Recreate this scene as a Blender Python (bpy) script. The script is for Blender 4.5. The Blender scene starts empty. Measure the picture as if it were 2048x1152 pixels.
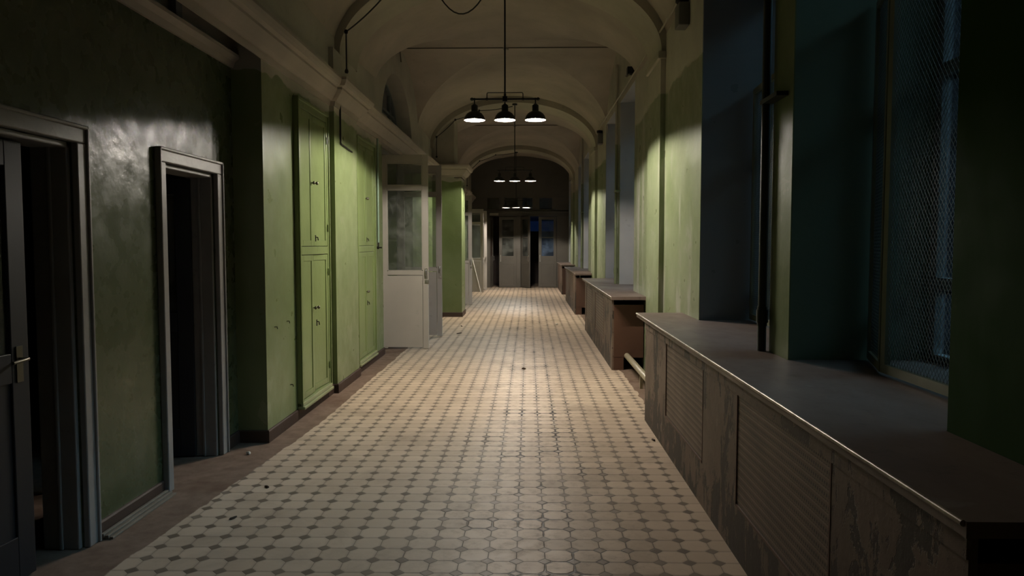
import bpy, bmesh, math, random
from mathutils import Vector, Matrix
random.seed(7)
COL = bpy.context.scene.collection
PI = math.pi

# ------------------------------------------------------------------ helpers
class MB:
    def __init__(s): s.bm = bmesh.new()
    def box(s, x0, y0, z0, x1, y1, z1):
        x0, x1 = min(x0, x1), max(x0, x1); y0, y1 = min(y0, y1), max(y0, y1); z0, z1 = min(z0, z1), max(z0, z1)
        v = [s.bm.verts.new(p) for p in ((x0,y0,z0),(x1,y0,z0),(x1,y1,z0),(x0,y1,z0),(x0,y0,z1),(x1,y0,z1),(x1,y1,z1),(x0,y1,z1))]
        for f in ((0,3,2,1),(4,5,6,7),(0,1,5,4),(1,2,6,5),(2,3,7,6),(3,0,4,7)): s.bm.faces.new([v[i] for i in f])
        return s
    def quad(s, *p):
        s.bm.faces.new([s.bm.verts.new(q) for q in p]); return s
    def bar(s, a, b, w, h=None, up=(0,0,1)):
        """rectangular bar from a to b"""
        a, b = Vector(a), Vector(b); d = (b-a).normalized(); h = h or w
        u = Vector(up)
        if abs(d.dot(u)) > .95: u = Vector((1,0,0))
        r = d.cross(u).normalized(); u = r.cross(d).normalized()
        v = [s.bm.verts.new(p + r*(i*w/2) + u*(j*h/2)) for p in (a, b) for i, j in ((-1,-1),(1,-1),(1,1),(-1,1))]
        for f in ((0,1,2,3),(7,6,5,4),(0,4,5,1),(1,5,6,2),(2,6,7,3),(3,7,4,0)): s.bm.faces.new([v[i] for i in f])
        return s
    def tube(s, pts, r, n=10, cap=True):
        pts = [Vector(p) for p in pts]; rings = []
        prev = None
        for i, p in enumerate(pts):
            t = (pts[min(i+1, len(pts)-1)] - pts[max(i-1, 0)]).normalized()
            if prev is None:
                a = Vector((0,0,1)) if abs(t.z) < .9 else Vector((1,0,0))
                prev = t.cross(a).normalized()
            prev = (prev - t*prev.dot(t)).normalized(); q = t.cross(prev)
            rr = r[i] if isinstance(r, (list, tuple)) else r
            rings.append([s.bm.verts.new(p + (prev*math.cos(2*PI*k/n) + q*math.sin(2*PI*k/n))*rr) for k in range(n)])
        for A, B in zip(rings, rings[1:]):
            for k in range(n): s.bm.faces.new([A[k], A[(k+1)%n], B[(k+1)%n], B[k]])
        if cap:
            s.bm.faces.new(rings[0][::-1]); s.bm.faces.new(rings[-1])
        return s
    def lathe(s, prof, c=(0,0,0), n=28, axis='z'):
        rings = []
        for (r, z) in prof:
            ring = []
            for k in range(n):
                a = 2*PI*k/n; x, y = r*math.cos(a), r*math.sin(a)
                p = (x, y, z) if axis == 'z' else ((z, x, y) if axis == 'x' else (x, z, y))
                ring.append(s.bm.verts.new(Vector(p) + Vector(c)))
            rings.append(ring)
        for A, B in zip(rings, rings[1:]):
            for k in range(n): s.bm.faces.new([A[k], A[(k+1)%n], B[(k+1)%n], B[k]])
        return s
    def sweep(s, path, prof, closed_ends=True):
        """path: list of (x,y) ; prof: closed list of (d,z), d measured to the right of travel"""
        P = [Vector((x, y)) for x, y in path]; rings = []
        for i, p in enumerate(P):
            d0 = (p - P[i-1]).normalized() if i else (P[1]-p).normalized()
            d1 = (P[i+1] - p).normalized() if i < len(P)-1 else d0
            n0, n1 = Vector((d0.y, -d0.x)), Vector((d1.y, -d1.x))
            m = (n0 + n1)
            m = m / (1 + n0.dot(n1)) if (1 + n0.dot(n1)) > .05 else n0
            rings.append([s.bm.verts.new((p.x + m.x*d, p.y + m.y*d, z)) for d, z in prof])
        n = len(prof)
        for A, B in zip(rings, rings[1:]):
            for k in range(n): s.bm.faces.new([A[k], A[(k+1)%n], B[(k+1)%n], B[k]])
        if closed_ends:
            s.bm.faces.new(rings[0][::-1]); s.bm.faces.new(rings[-1])
        return s
    def rot(s, ang, c=(0,0,0), axis='Z'):
        bmesh.ops.rotate(s.bm, verts=s.bm.verts, cent=c, matrix=Matrix.Rotation(ang, 3, axis)); return s
    def build(s, name, mat, parent=None, bevel=0, smooth=None, world=True):
        bmesh.ops.recalc_face_normals(s.bm, faces=s.bm.faces)
        if parent is not None and world:
            bmesh.ops.translate(s.bm, verts=s.bm.verts, vec=-ROOT[parent.name])
        me = bpy.data.meshes.new(name); s.bm.to_mesh(me); s.bm.free()
        me.materials.append(mat)
        if smooth is not None:
            for p in me.polygons: p.use_smooth = True
            me.set_sharp_from_angle(angle=math.radians(smooth))
        o = bpy.data.objects.new(name, me); COL.objects.link(o)
        if parent is not None:
            o.parent = parent; ROOT[o.name] = ROOT[parent.name].copy()
        else: ROOT[o.name] = Vector((0,0,0))
        if bevel:
            b = o.modifiers.new('bevel', 'BEVEL'); b.width = bevel; b.segments = 2; b.limit_method = 'ANGLE'
        return o
ROOT = {}
def empty(name, loc):
    o = bpy.data.objects.new(name, None); COL.objects.link(o); o.location = loc
    o.empty_display_size = .1; ROOT[o.name] = Vector(loc); return o
def tag(o, label=None, cat=None, group=None, kind=None):
    if label: o['label'] = label
    if cat: o['category'] = cat
    if group: o['group'] = group
    if kind: o['kind'] = kind
    return o
def struct(o): o['kind'] = 'structure'; return o
def copy_tree(o, parent=None):
    c = o.copy(); COL.objects.link(c)
    if parent is not None: c.parent = parent
    ROOT[c.name] = Vector(c.location)
    for ch in list(o.children): copy_tree(ch, c)
    return c

# ------------------------------------------------------------------ materials
class N:
    def __init__(s, name):
        s.m = bpy.data.materials.new(name); s.m.use_nodes = True
        s.t = s.m.node_tree; s.b = s.t.nodes['Principled BSDF']; s.pos = None
    def n(s, typ, **k):
        x = s.t.nodes.new(typ)
        for a, v in k.items(): setattr(x, a, v)
        return x
    def put(s, sock, v):
        if hasattr(v, 'is_output'): s.t.links.new(v, sock)
        elif isinstance(v, (tuple, list)) and len(v) == 3 and len(sock.default_value) == 4: sock.default_value = (*v, 1)
        else: sock.default_value = v
    def P(s):
        if s.pos is None: s.pos = s.n('ShaderNodeNewGeometry').outputs['Position']
        return s.pos
    def local(s): return s.n('ShaderNodeTexCoord').outputs['Object']
    def xyz(s, v=None):
        x = s.n('ShaderNodeSeparateXYZ'); s.put(x.inputs[0], v or s.P()); return x.outputs
    def math(s, op, a, b=0, c=0, clamp=False):
        x = s.n('ShaderNodeMath', operation=op, use_clamp=clamp)
        for i, v in enumerate((a, b, c)): s.put(x.inputs[i], v)
        return x.outputs[0]
    def noise(s, scale, detail=4, rough=.55, vec=None, dist=0, stretch=None):
        x = s.n('ShaderNodeTexNoise')
        v = vec or s.P()
        if stretch:
            m = s.n('ShaderNodeMapping'); m.inputs['Scale'].default_value = stretch; s.put(m.inputs[0], v); v = m.outputs[0]
        s.put(x.inputs['Vector'], v); s.put(x.inputs['Scale'], scale); s.put(x.inputs['Detail'], detail)
        s.put(x.inputs['Roughness'], rough); s.put(x.inputs['Distortion'], dist)
        return x.outputs['Fac']
    def ramp(s, f, lo, hi, a=0., b=1.):
        x = s.n('ShaderNodeMapRange', clamp=True)
        for i, v in enumerate((f, lo, hi, a, b)): s.put(x.inputs[i], v)
        return x.outputs[0]
    def mix(s, f, a, b, typ='MIX'):
        x = s.n('ShaderNodeMix', data_type='RGBA', blend_type=typ)
        s.put(x.inputs[0], f); s.put(x.inputs[6], a); s.put(x.inputs[7], b); return x.outputs[2]
    def bump(s, h, strength=.3, dist=.01):
        x = s.n('ShaderNodeBump'); s.put(x.inputs['Height'], h); s.put(x.inputs['Strength'], strength); s.put(x.inputs['Distance'], dist)
        s.t.links.new(x.outputs[0], s.b.inputs['Normal']); return x
    def fin(s, color=None, rough=None, metal=None, spec=None):
        if color is not None: s.put(s.b.inputs['Base Color'], color)
        if rough is not None: s.put(s.b.inputs['Roughness'], rough)
        if metal is not None: s.put(s.b.inputs['Metallic'], metal)
        if spec is not None: s.put(s.b.inputs['Specular IOR Level'], spec)
        return s.m

GREEN = (.215, .258, .130); GREEN_D = (.16, .205, .085); GREEN_P = (.40, .405, .305)
WHITE = (.50, .47, .40); BROWN = (.055, .03, .02)

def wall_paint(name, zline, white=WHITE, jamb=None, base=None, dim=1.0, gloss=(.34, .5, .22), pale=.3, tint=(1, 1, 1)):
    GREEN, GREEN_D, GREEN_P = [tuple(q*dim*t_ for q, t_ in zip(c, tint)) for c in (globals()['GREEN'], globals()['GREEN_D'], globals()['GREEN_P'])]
    k = N(name); X, Y, Z = k.xyz()
    nl = k.noise(1.3, 3); nf = k.noise(9, 5); ns = k.noise(3.2, 4, .6, stretch=(1, 1, .18))
    g = k.mix(k.ramp(nl, .35, .7), GREEN, GREEN_D)
    g = k.mix(k.ramp(ns, .55, .75, 0, pale), g, GREEN_P)
    patch = k.noise(2.1, 5, .5, dist=.8)
    g = k.mix(k.ramp(patch, .665, .675, 0, .22*dim), g, GREEN_P)
    g = k.mix(k.ramp(nf, .68, .8, 0, .5), g, (.08, .11, .04))
    w = k.mix(k.ramp(nl, .35, .7), white, tuple(c*.78 for c in white))
    w = k.mix(k.ramp(nf, .6, .8, 0, .35), w, (.22, .2, .15))
    wob = k.ramp(k.noise(2.6, 2), .3, .7, -.045, .045)
    f = k.ramp(k.math('ADD', Z, wob), zline-.006, zline+.006)
    col = k.mix(f, g, w)
    if jamb:   # whitewashed window reveals beyond the wall face
        fj = k.ramp(X, jamb[0], jamb[0]+.002)
        jc = k.mix(k.ramp(nl, .3, .7), jamb[1], jamb[2])
        jc = k.mix(k.ramp(Y, 7.2, 7.3), k.mix(k.ramp(Y, 4.4, 4.5), (.15, .20, .135), (.19, .20, .20)), jc)  # nearest bay's reveals carry shade and a teal cast in their colour
        col = k.mix(fj, col, jc)
    if base:
        col = k.mix(k.ramp(Z, base-.002, base+.002), BROWN, col)
    h = k.math('ADD', k.math('MULTIPLY', k.noise(4.5, 3, .5), 1.0), k.math('MULTIPLY', k.noise(45, 3), .10))
    k.bump(h, gloss[2], .02)
    r = k.mix(f, (gloss[0],)*3, (.75,)*3)
    rr = k.n('ShaderNodeRGBToBW'); k.put(rr.inputs[0], r)
    rv = k.math('ADD', rr.outputs[0], k.ramp(k.noise(6, 3), .3, .7, -.07, .1))
    return k.fin(col, rv, spec=gloss[1])

M = {}
M['wall_left'] = wall_paint('green_wall_left', 2.965)
M['pier'] = wall_paint('olive_pier_paint', 3.9, dim=.8, tint=(1, 1, .85), gloss=(.5, .25, .3), pale=.2, jamb=(1.476, (.46, .45, .44), (.36, .36, .37)))
M['wall_near'] = wall_paint('shade_dimmed_green_near', 3.02, dim=.42, gloss=(.27, .45, .34))  # same green, darkened: the dimness of the near corner is in the colour
M['wall_right_near'] = wall_paint('shade_dimmed_green_right_near', 3.22, dim=.26, tint=(.62, 1.15, .62), gloss=(.75, .06, .2), jamb=(1.476, (.46, .45, .44), (.36, .36, .37)))  # darkened copy too, corner darkening put into the paint colour
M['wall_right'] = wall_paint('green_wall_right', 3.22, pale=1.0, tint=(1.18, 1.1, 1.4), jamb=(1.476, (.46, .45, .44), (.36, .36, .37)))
def plaster(name, c, rough=.8, bump=.3):
    k = N(name); a = k.noise(.9, 4); b = k.noise(7, 5, .6)
    col = k.mix(k.ramp(a, .35, .7), c, tuple(q*.72 for q in c))
    col = k.mix(k.ramp(b, .6, .8, 0, .4), col, tuple(q*.55 for q in c))
    k.bump(k.math('ADD', k.noise(3, 3), k.math('MULTIPLY', k.noise(40, 3), .15)), bump, .02)
    return k.fin(col, rough)
M['ceiling'] = plaster('whitewashed_vault', (.47, .415, .35))
M['rib'] = plaster('whitewashed_rib', (.45, .42, .34))
M['cornice'] = plaster('cornice_plaster', (.50, .44, .38), .6, .15)
M['capital'] = plaster('painted_plaster', (.42, .41, .33), .55, .15)

def floor_mat():
    k = N('octagon_and_dot_tile'); W = .1452; X0, Y0 = -.0595, 3.725
    wv = k.n('ShaderNodeTexNoise'); k.put(wv.inputs['Vector'], k.P()); k.put(wv.inputs['Scale'], 6.); k.put(wv.inputs['Detail'], 3.)
    sub = k.n('ShaderNodeVectorMath', operation='SUBTRACT'); k.put(sub.inputs[0], wv.outputs['Color']); sub.inputs[1].default_value = (.5,.5,.5)
    sc = k.n('ShaderNodeVectorMath', operation='SCALE'); k.put(sc.inputs[0], sub.outputs[0]); sc.inputs['Scale'].default_value = .010
    ad = k.n('ShaderNodeVectorMath', operation='ADD'); k.put(ad.inputs[0], k.P()); k.put(ad.inputs[1], sc.outputs[0])
    X, Y, Z = k.xyz(ad.outputs[0]); XR, YR, _ = k.xyz()
    def cell(v, o):
        q = k.math('DIVIDE', k.math('SUBTRACT', v, o), .1452)
        sh = k.math('ADD', q, .5)
        fl = k.math('FLOOR', q)
        d = k.math('ABSOLUTE', k.math('SUBTRACT', k.math('FRACT', sh), .5))
        return d, fl, k.math('FLOOR', sh), k.math('SUBTRACT', k.math('FRACT', q), .5)
    a, ia, ja, fa = cell(X, X0); b, ib, jb, fb = cell(Y, Y0)
    s_ = k.math('SUBTRACT', k.math('ADD', a, b), .245)
    dot = k.ramp(s_, -.008, .008, 1, 0)
    d1 = k.math('MINIMUM', a, b)
    d2 = k.math('MULTIPLY', k.math('ABSOLUTE', s_), .707)
    # outside the dot the tile edge is the lattice line or the dot's side; inside only the side
    dd = k.math('MINIMUM', d2, k.math('ADD', d1, k.math('MULTIPLY', dot, 9)))
    worn = k.ramp(k.math('ABSOLUTE', k.math('SUBTRACT', XR, .03)), .2, .85, 1, 0)
    wn = k.math('MULTIPLY', worn, k.ramp(k.noise(1.1, 3), .3, .6, .6, 1))
    gw = k.math('ADD', .016, k.math('MULTIPLY', wn, k.ramp(k.noise(2.2, 4, .6), .50, .68, .004, .085)))
    grout = k.ramp(dd, k.math('MULTIPLY', gw, .45), gw, 1, 0)
    def rnd(i, j, seed):
        c = k.n('ShaderNodeCombineXYZ'); k.put(c.inputs[0], i); k.put(c.inputs[1], j); c.inputs[2].default_value = seed
        w = k.n('ShaderNodeTexWhiteNoise', noise_dimensions='3D'); k.put(w.inputs['Vector'], c.outputs[0]); return w.outputs['Value']
    rt = rnd(ia, ib, 1.); rt2 = rnd(ia, ib, 9.); rd = rnd(ja, jb, 5.)
    tile = k.mix(rt, (.50, .40, .305), (.60, .485, .375))
    dotc = k.mix(rd, (.16, .125, .095), (.235, .195, .15))
    dotc = k.mix(k.math('MULTIPLY', wn, k.ramp(rd, .1, .4, .45, .97)), dotc, (.44, .365, .30))
    col = k.mix(dot, tile, dotc)
    st = k.noise(1.6, 6, .65, dist=.4); st2 = k.noise(11, 5, .7)
    col = k.mix(k.ramp(st, .5, .75, 0, .42), col, (.20, .15, .11))
    col = k.mix(k.math('ADD', k.math('MULTIPLY', wn, k.ramp(st2, .48, .72, 0, .55)), k.ramp(st2, .6, .8, 0, .2)), col, (.19, .145, .11))
    # grime heavier at the tile edges
    col = k.mix(k.ramp(dd, .02, .12, .22, 0), col, (.22, .17, .13))
    gcol = k.mix(wn, (.17, .13, .10), (.012, .009, .008))
    col = k.mix(k.math('MULTIPLY', grout, k.math('ADD', .62, k.math('MULTIPLY', wn, .36))), col, gcol)
    # cement border strips along both walls
    el = k.math('ADD', k.math('MULTIPLY', k.math('SUBTRACT', k.math('MINIMUM', YR, 6.6), 6.6), .062), -1.86)
    el = k.math('ADD', el, k.ramp(k.noise(5, 4), .3, .7, -.014, .014))
    bl = k.ramp(k.math('SUBTRACT', XR, el), -.004, .004, 1, 0)
    br = k.ramp(k.math('SUBTRACT', XR, k.ramp(k.noise(5, 4), .3, .7, 1.15, 1.19)), -.004, .004)
    bord = k.math('MAXIMUM', bl, br)
    bn = k.noise(7, 6, .7); bn2 = k.noise(1.5, 3)
    bc = k.mix(k.ramp(bn, .3, .7), (.17, .115, .085), (.27, .20, .155))
    bc = k.mix(k.ramp(bn2, .55, .7, 0, .6), bc, (.12, .065, .04))
    col = k.mix(bord, col, bc)
    hole = k.math('MULTIPLY', grout, k.math('SUBTRACT', 1, bord))
    tl = k.math('ADD', k.math('MULTIPLY', fa, k.math('SUBTRACT', rt, .5)), k.math('MULTIPLY', fb, k.math('SUBTRACT', rt2, .5)))
    tilt = k.math('MULTIPLY', tl, k.math('ADD', .5, k.math('MULTIPLY', wn, 2.2)))
    h = k.math('ADD', k.math('SUBTRACT', k.math('ADD', k.math('MULTIPLY', k.noise(5, 3), .7), tilt), hole), k.math('MULTIPLY', k.noise(60, 3), .08))
    k.bump(h, .45, .006)
    ro = k.math('ADD', k.ramp(st2, .3, .7, .44, .60), k.math('MULTIPLY', bord, .3))
    ro = k.math('SUBTRACT', ro, k.math('MULTIPLY', wn, .06))
    return k.fin(col, ro, spec=.13)
M['floor'] = floor_mat()

def paint(name, c, rough=.45, var=.25, bump=.25, scale=6., dirt=.35):
    k = N(name); v = k.local(); a = k.noise(scale*.3, 3, vec=v); b = k.noise(scale*2, 5, .6, vec=v)
    col = k.mix(k.ramp(a, .35, .7), c, tuple(q*(1-var) for q in c))
    col = k.mix(k.ramp(b, .62, .8, 0, dirt), col, tuple(q*.3 for q in c))
    k.bump(k.math('ADD', k.noise(scale, 3, vec=v), k.math('MULTIPLY', k.noise(60, 3, vec=v), .12)), bump, .01)
    return k.fin(col, rough)
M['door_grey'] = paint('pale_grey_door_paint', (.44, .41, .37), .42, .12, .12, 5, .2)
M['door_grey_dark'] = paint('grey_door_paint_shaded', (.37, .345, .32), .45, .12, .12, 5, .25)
M['door_dark'] = paint('blue_grey_shade_dark_paint', (.018, .021, .027), .5, .15, .12, 5, .3)  # near-black colour holds the shade of the unlit doors and cupboard gaps
M['trim_grey'] = paint('chipped_grey_trim_paint', (.30, .29, .275), .4, .2, .3, 9, .5)
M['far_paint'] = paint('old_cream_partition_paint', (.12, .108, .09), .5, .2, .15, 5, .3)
M['cupboard'] = paint('green_cupboard_paint', (.225, .285, .115), .32, .22, .3, 5, .35)
M['cupboard_edge'] = paint('pale_green_ledge_paint', (.34, .37, .21), .35, .2, .2, 8, .5)
M['base_brown'] = paint('dark_brown_skirting', (.075, .045, .034), .55, .3, .3, 8, .4)
M['black_metal'] = paint('black_lamp_enamel', (.006, .006, .006), .42, .2, .03, 8, .0)
M['steel'] = N('worn_steel').fin((.45, .43, .40), .33, .9)
M['knob'] = N('tarnished_knob_metal').fin((.16, .15, .12), .35, .8)
M['iron'] = N('dark_iron').fin((.025, .022, .02), .5, .6)
M['reflector'] = N('white_enamel_reflector').fin((.12, .12, .12), .6)
M['pipe'] = paint('cream_pipe_paint', (.36, .32, .23), .4, .2, .15, 8, .4)
M['pipe_dark'] = paint('dark_pipe_paint', (.03, .035, .025), .5, .2, .15, 8, .3)
M['pipe_green'] = paint('green_pipe_paint', (.10, .13, .06), .4, .2, .15, 8, .4)
M['conduit'] = N('dark_conduit_paint').fin((.12, .105, .075), .6)
M['teal'] = N('pale_teal_conduit_paint').fin((.26, .36, .28), .45)
M['cable'] = N('black_twisted_cable').fin((.012, .010, .008), .6)
M['box_grey'] = paint('grey_plastic_box', (.14, .14, .125), .5, .1, .05)
M['pale'] = paint('pale_plastic', (.36, .33, .28), .5, .1, .05)
M['whitestick'] = paint('white_painted_stick', (.75, .72, .68), .5, .1, .1)
M['lath'] = paint('whitewashed_lath', (.24, .21, .17), .6, .3, .3, 9, .5)
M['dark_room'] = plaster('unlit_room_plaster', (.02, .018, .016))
M['red_brown'] = paint('dark_red_brown_paint', (.05, .024, .017), .5, .3, .2)
M['guard_frame'] = paint('olive_guard_frame_paint', (.17, .17, .10), .45, .2, .2, 8, .4)
M['wire'] = N('dull_mesh_wire').fin((.07, .08, .07), .6, .2)
M['win_frame'] = paint('weathered_window_paint', (.22, .24, .24), .5, .2, .2, 7, .4)
M['debris_brown'] = N('brown_litter').fin((.07, .045, .03), .8)
M['debris_white'] = N('white_litter').fin((.65, .62, .55), .7)
M['sill_edge'] = None

def sill_mat():
    k = N('worn_dark_sill_paint'); a = k.noise(2, 5, .6, stretch=(1, .5, 1)); b = k.noise(14, 5, .65)
    col = k.mix(k.ramp(a, .35, .7), (.20, .148, .125), (.14, .104, .088))
    col = k.mix(k.ramp(b, .58, .75, 0, .5), col, (.045, .035, .03))
    col = k.mix(k.ramp(k.noise(3.4, 4, .5), .70, .73, 0, .5), col, (.30, .27, .24))
    k.bump(k.math('ADD', k.noise(6, 4), k.math('MULTIPLY', b, .3)), .25, .006)
    return k.fin(col, k.ramp(a, .3, .7, .36, .55))
M['sill'] = sill_mat()
def edge_mat():
    k = N('worn_bare_sill_edge'); a = k.noise(9, 5, .7)
    return k.fin(k.mix(k.ramp(a, .4, .65), (.40, .34, .27), (.13, .10, .08)), .35, .25)
M['sill_edge'] = edge_mat()
def peel_mat():
    k = N('peeling_brown_panel_paint')
    a = k.noise(2.4, 6, .62, dist=.5); b = k.noise(4.2, 7, .7, stretch=(1, 1, .45), dist=.3); c = k.noise(16, 5, .6)
    X, Y, Z = k.xyz()
    col = k.mix(k.ramp(a, .35, .65), (.20, .145, .11), (.12, .085, .064))
    low = k.ramp(Z, .05, .5, .07, 0)
    f = k.ramp(k.math('ADD', b, low), .535, .56)
    col = k.mix(k.math('MULTIPLY', f, .88), col, (.028, .022, .018))
    col = k.mix(k.ramp(c, .62, .68, 0, .7), col, (.05, .038, .03))
    col = k.mix(k.ramp(k.noise(3.7, 5, .6), .63, .66, 0, .5), col, (.30, .25, .205))
    k.bump(k.math('SUBTRACT', c, k.math('MULTIPLY', f, 1.2)), .4, .006)
    return k.fin(col, .55)
M['peel'] = peel_mat()
M['hardboard'] = paint('brown_hardboard', (.12, .060, .038), .5, .2, .1, 5, .3)
def grille_mat():
    k = N('perforated_grille_metal'); X, Y, Z = k.xyz()
    pz, py = .042, .021
    fz = k.math('FRACT', k.math('DIVIDE', Z, pz)); row = k.math('FLOOR', k.math('DIVIDE', Z, pz/2))
    fz2 = k.math('ABSOLUTE', k.math('SUBTRACT', k.math('FRACT', k.math('DIVIDE', Z, pz/2)), .5))
    fy = k.math('ABSOLUTE', k.math('SUBTRACT', k.math('FRACT', k.math('ADD', k.math('DIVIDE', Y, py), k.math('MULTIPLY', row, .5))), .5))
    band = k.ramp(fz, .30, .34)            # lower third of each pitch is a plain strip
    hole = k.math('MULTIPLY', band, k.math('MULTIPLY', k.ramp(fy, .23, .28, 1, 0), k.ramp(fz2, .25, .33, 1, 0)))
    a = k.noise(3, 5, .6)
    col = k.mix(k.ramp(a, .3, .7), (.19, .135, .10), (.115, .08, .06))
    plain = k.mix(k.ramp(a, .3, .7), (.24, .18, .14), (.15, .11, .085))
    col = k.mix(band, plain, col)
    col = k.mix(k.math('MULTIPLY', hole, .92), col, (.02, .014, .011))
    h = k.math('SUBTRACT', k.ramp(k.math('ABSOLUTE', k.math('SUBTRACT', fz, .16)), .05, .2, 1, 0), hole)
    k.bump(h, .3, .004)
    return k.fin(col, .5)
M['grille'] = grille_mat()

def glass_mat(name, tint, dirt, dirtcol):
    k = N(name); out = k.t.nodes['Material Output']
    tr = k.n('ShaderNodeBsdfTransparent'); tr.inputs[0].default_value = (*tint, 1)
    gl = k.n('ShaderNodeBsdfGlossy'); gl.inputs['Roughness'].default_value = .04; gl.inputs[0].default_value = (.9, .9, .9, 1)
    lw = k.n('ShaderNodeFresnel'); lw.inputs[0].default_value = 1.45
    m1 = k.n('ShaderNodeMixShader'); k.put(m1.inputs[0], lw.outputs[0]); k.t.links.new(tr.outputs[0], m1.inputs[1]); k.t.links.new(gl.outputs[0], m1.inputs[2])
    df = k.n('ShaderNodeBsdfDiffuse'); df.inputs[0].default_value = (*dirtcol, 1)
    m2 = k.n('ShaderNodeMixShader')
    f = k.ramp(k.noise(3.2, 6, .65, vec=k.local(), dist=.6), .42, .75, dirt*.15, dirt)
    k.put(m2.inputs[0], f); k.t.links.new(m1.outputs[0], m2.inputs[1]); k.t.links.new(df.outputs[0], m2.inputs[2])
    k.t.links.new(m2.outputs[0], out.inputs['Surface'])
    return k.m
M['glass'] = glass_mat('dust_and_reflection_door_glass', (.82, .85, .83), .42, (.35, .36, .33))  # dust, plus extra haze standing in for pale reflections
M['glass_win'] = glass_mat('dirty_window_glass', (.9, .92, .95), .10, (.2, .22, .25))
M['glass_blue'] = glass_mat('bluish_partition_glass', (.75, .85, .95), .75, (.16, .21, .29))
k = N('lit_bulb'); k.fin((1, 1, 1), .4)
k.b.inputs['Emission Color'].default_value = (1.0, .915, .81, 1); k.b.inputs['Emission Strength'].default_value = BULB = 84000.0
M['bulb'] = k.m

# ------------------------------------------------------------------ setting: floor, walls, vault
XL, XLN, XR_ = -2.1, -2.34, 1.47
YF = 27.75
RIBS = (8.25, 16.25, 24.25); RIBW = .85
DOORWAYS = ((10.86, 13.7, 11.40, 12.99), (18.9, 21.8, 19.5, 21.0), (24.15, 27.1, 24.75, 26.3))
XB = -2.27
m = MB()
m.box(-4.6, -2, -.1, 3.0, 32, 0)
struct(m.build('floor', M['floor']))

m = MB()
# near stretch with two doorways, set back
for y0, y1 in ((-1.6, 2.75), (3.85, 4.8), (5.6, 5.97)): m.box(XLN-.2, y0, 0, XLN, y1, 3.6)
for y0, y1 in ((2.75, 3.85), (4.8, 5.6)): m.box(XLN-.2, y0, 2.13, XLN, y1, 3.6)
m.box(XLN-.2, -1.6, 3.6, XL, 5.97, 3.75)
m.box(XL-.1, -1.6, 3.12, XL, 5.97, 3.6); m.box(XL-.1, -1.6, 3.75, XL, 5.97, 4.95)
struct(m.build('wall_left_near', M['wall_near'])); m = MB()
# main stretch
def solid(y0, y1, x=XL, z0=0, z1=4.95): m.box(XL-.35, y0, z0, x, y1, z1)
solid(5.97, 10.86)
solid(13.7, 16.5); solid(16.5, 17.35, -1.46, 0, 3.03); solid(16.5, 17.35, -1.62, 3.03, 4.95)
solid(17.35, 18.9); solid(21.8, 24.15); solid(27.1, YF)
# pilaster strips under the ribs
for y in RIBS:
    if y != 16.25: m.box(XL, y-.25, 0, XL+.05, y+RIBW-.05, 3.66)
for (a, b, c, d) in DOORWAYS:
    m.box(XL-.5, a, 0, XB, c, 3.1); m.box(XL-.5, d, 0, XB, b, 3.1); m.box(XL-.5, c, 2.98, XB, d, 3.1)
    m.box(XL-.5, a, 3.1, XL, b, 3.3)
    if a < 11:
        yc, hw, zs, hh = (a+b)/2-.02, 1.40, 3.3, .98
        NS = 28; ys = [yc - hw*math.cos(PI*i/NS) for i in range(NS+1)]
        zs_ = [zs + hh*math.sqrt(max(0, 1-((y-yc)/hw)**2)) for y in ys]
        for i in range(NS):
            m.quad((XL, ys[i], zs_[i]), (XL, ys[i+1], zs_[i+1]), (XL, ys[i+1], 4.95), (XL, ys[i], 4.95))
            m.quad((XL, ys[i], zs_[i]), (XL, ys[i+1], zs_[i+1]), (XL-.3, ys[i+1], zs_[i+1]), (XL-.3, ys[i], zs_[i]))
        m.box(XL-.35, a, 3.3, XL, ys[0], 4.95); m.box(XL-.35, ys[-1], 3.3, XL, b, 4.95)
        m.box(XL-.6, a, 3.3, XL-.3, b, 4.95)
        NICHE = (yc, hw, zs, hh)
    else: m.box(XL-.5, a, 3.3, XL, b, 4.95)
struct(m.build('wall_left', M['wall_left']))
# unlit rooms behind the left doorways
m = MB()
def room(y0, y1, x0, x1, z1=3.3):
    m.box(x0-.05, y0, 0, x0, y1, z1); m.box(x0, y0-.05, 0, x1, y0, z1); m.box(x0, y1, 0, x1, y1+.05, z1); m.box(x0, y0, z1-.05, x1, y1, z1)
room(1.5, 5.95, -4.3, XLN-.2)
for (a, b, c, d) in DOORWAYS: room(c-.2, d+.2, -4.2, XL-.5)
struct(m.build('wall_left_rooms', M['dark_room']))

# right wall with pairs of tall windows
SEG = ((-1.6, 2.65), (4.28, 4.62), (6.52, 10.6), (12.3, 12.62), (14.5, 18.6), (20.3, 20.62), (22.5, 26.6))
OPEN = ((2.65, 4.28), (4.62, 6.52), (10.6, 12.3), (12.62, 14.5), (18.6, 20.3), (20.62, 22.5), (26.6, 27.6))
m = MB()
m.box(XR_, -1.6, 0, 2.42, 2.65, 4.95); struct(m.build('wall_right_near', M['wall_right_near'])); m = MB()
m.box(XR_, 4.28, 0, 2.42, 4.62, 4.95)
struct(m.build('wall_right_pier', M['pier'], smooth=40)); m = MB()
for y0, y1 in SEG[2:]: m.box(XR_, y0, 0, 2.42, y1, 4.95)
m.box(XR_, 27.6, 0, 2.42, YF, 4.95)
for y0, y1 in OPEN: m.box(XR_, y0, 0, 2.42, y1, .90); m.box(XR_, y0, 3.86, 2.42, y1, 4.95)
for y in RIBS: m.box(XR_-.055, y, 0, XR_, y+RIBW, 3.66)
struct(m.build('wall_right', M['wall_right']))
m = MB(); m.box(-4.5, -1.75, 0, 2.42, -1.6, 4.95); struct(m.build('wall_near', M['wall_left']))

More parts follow.
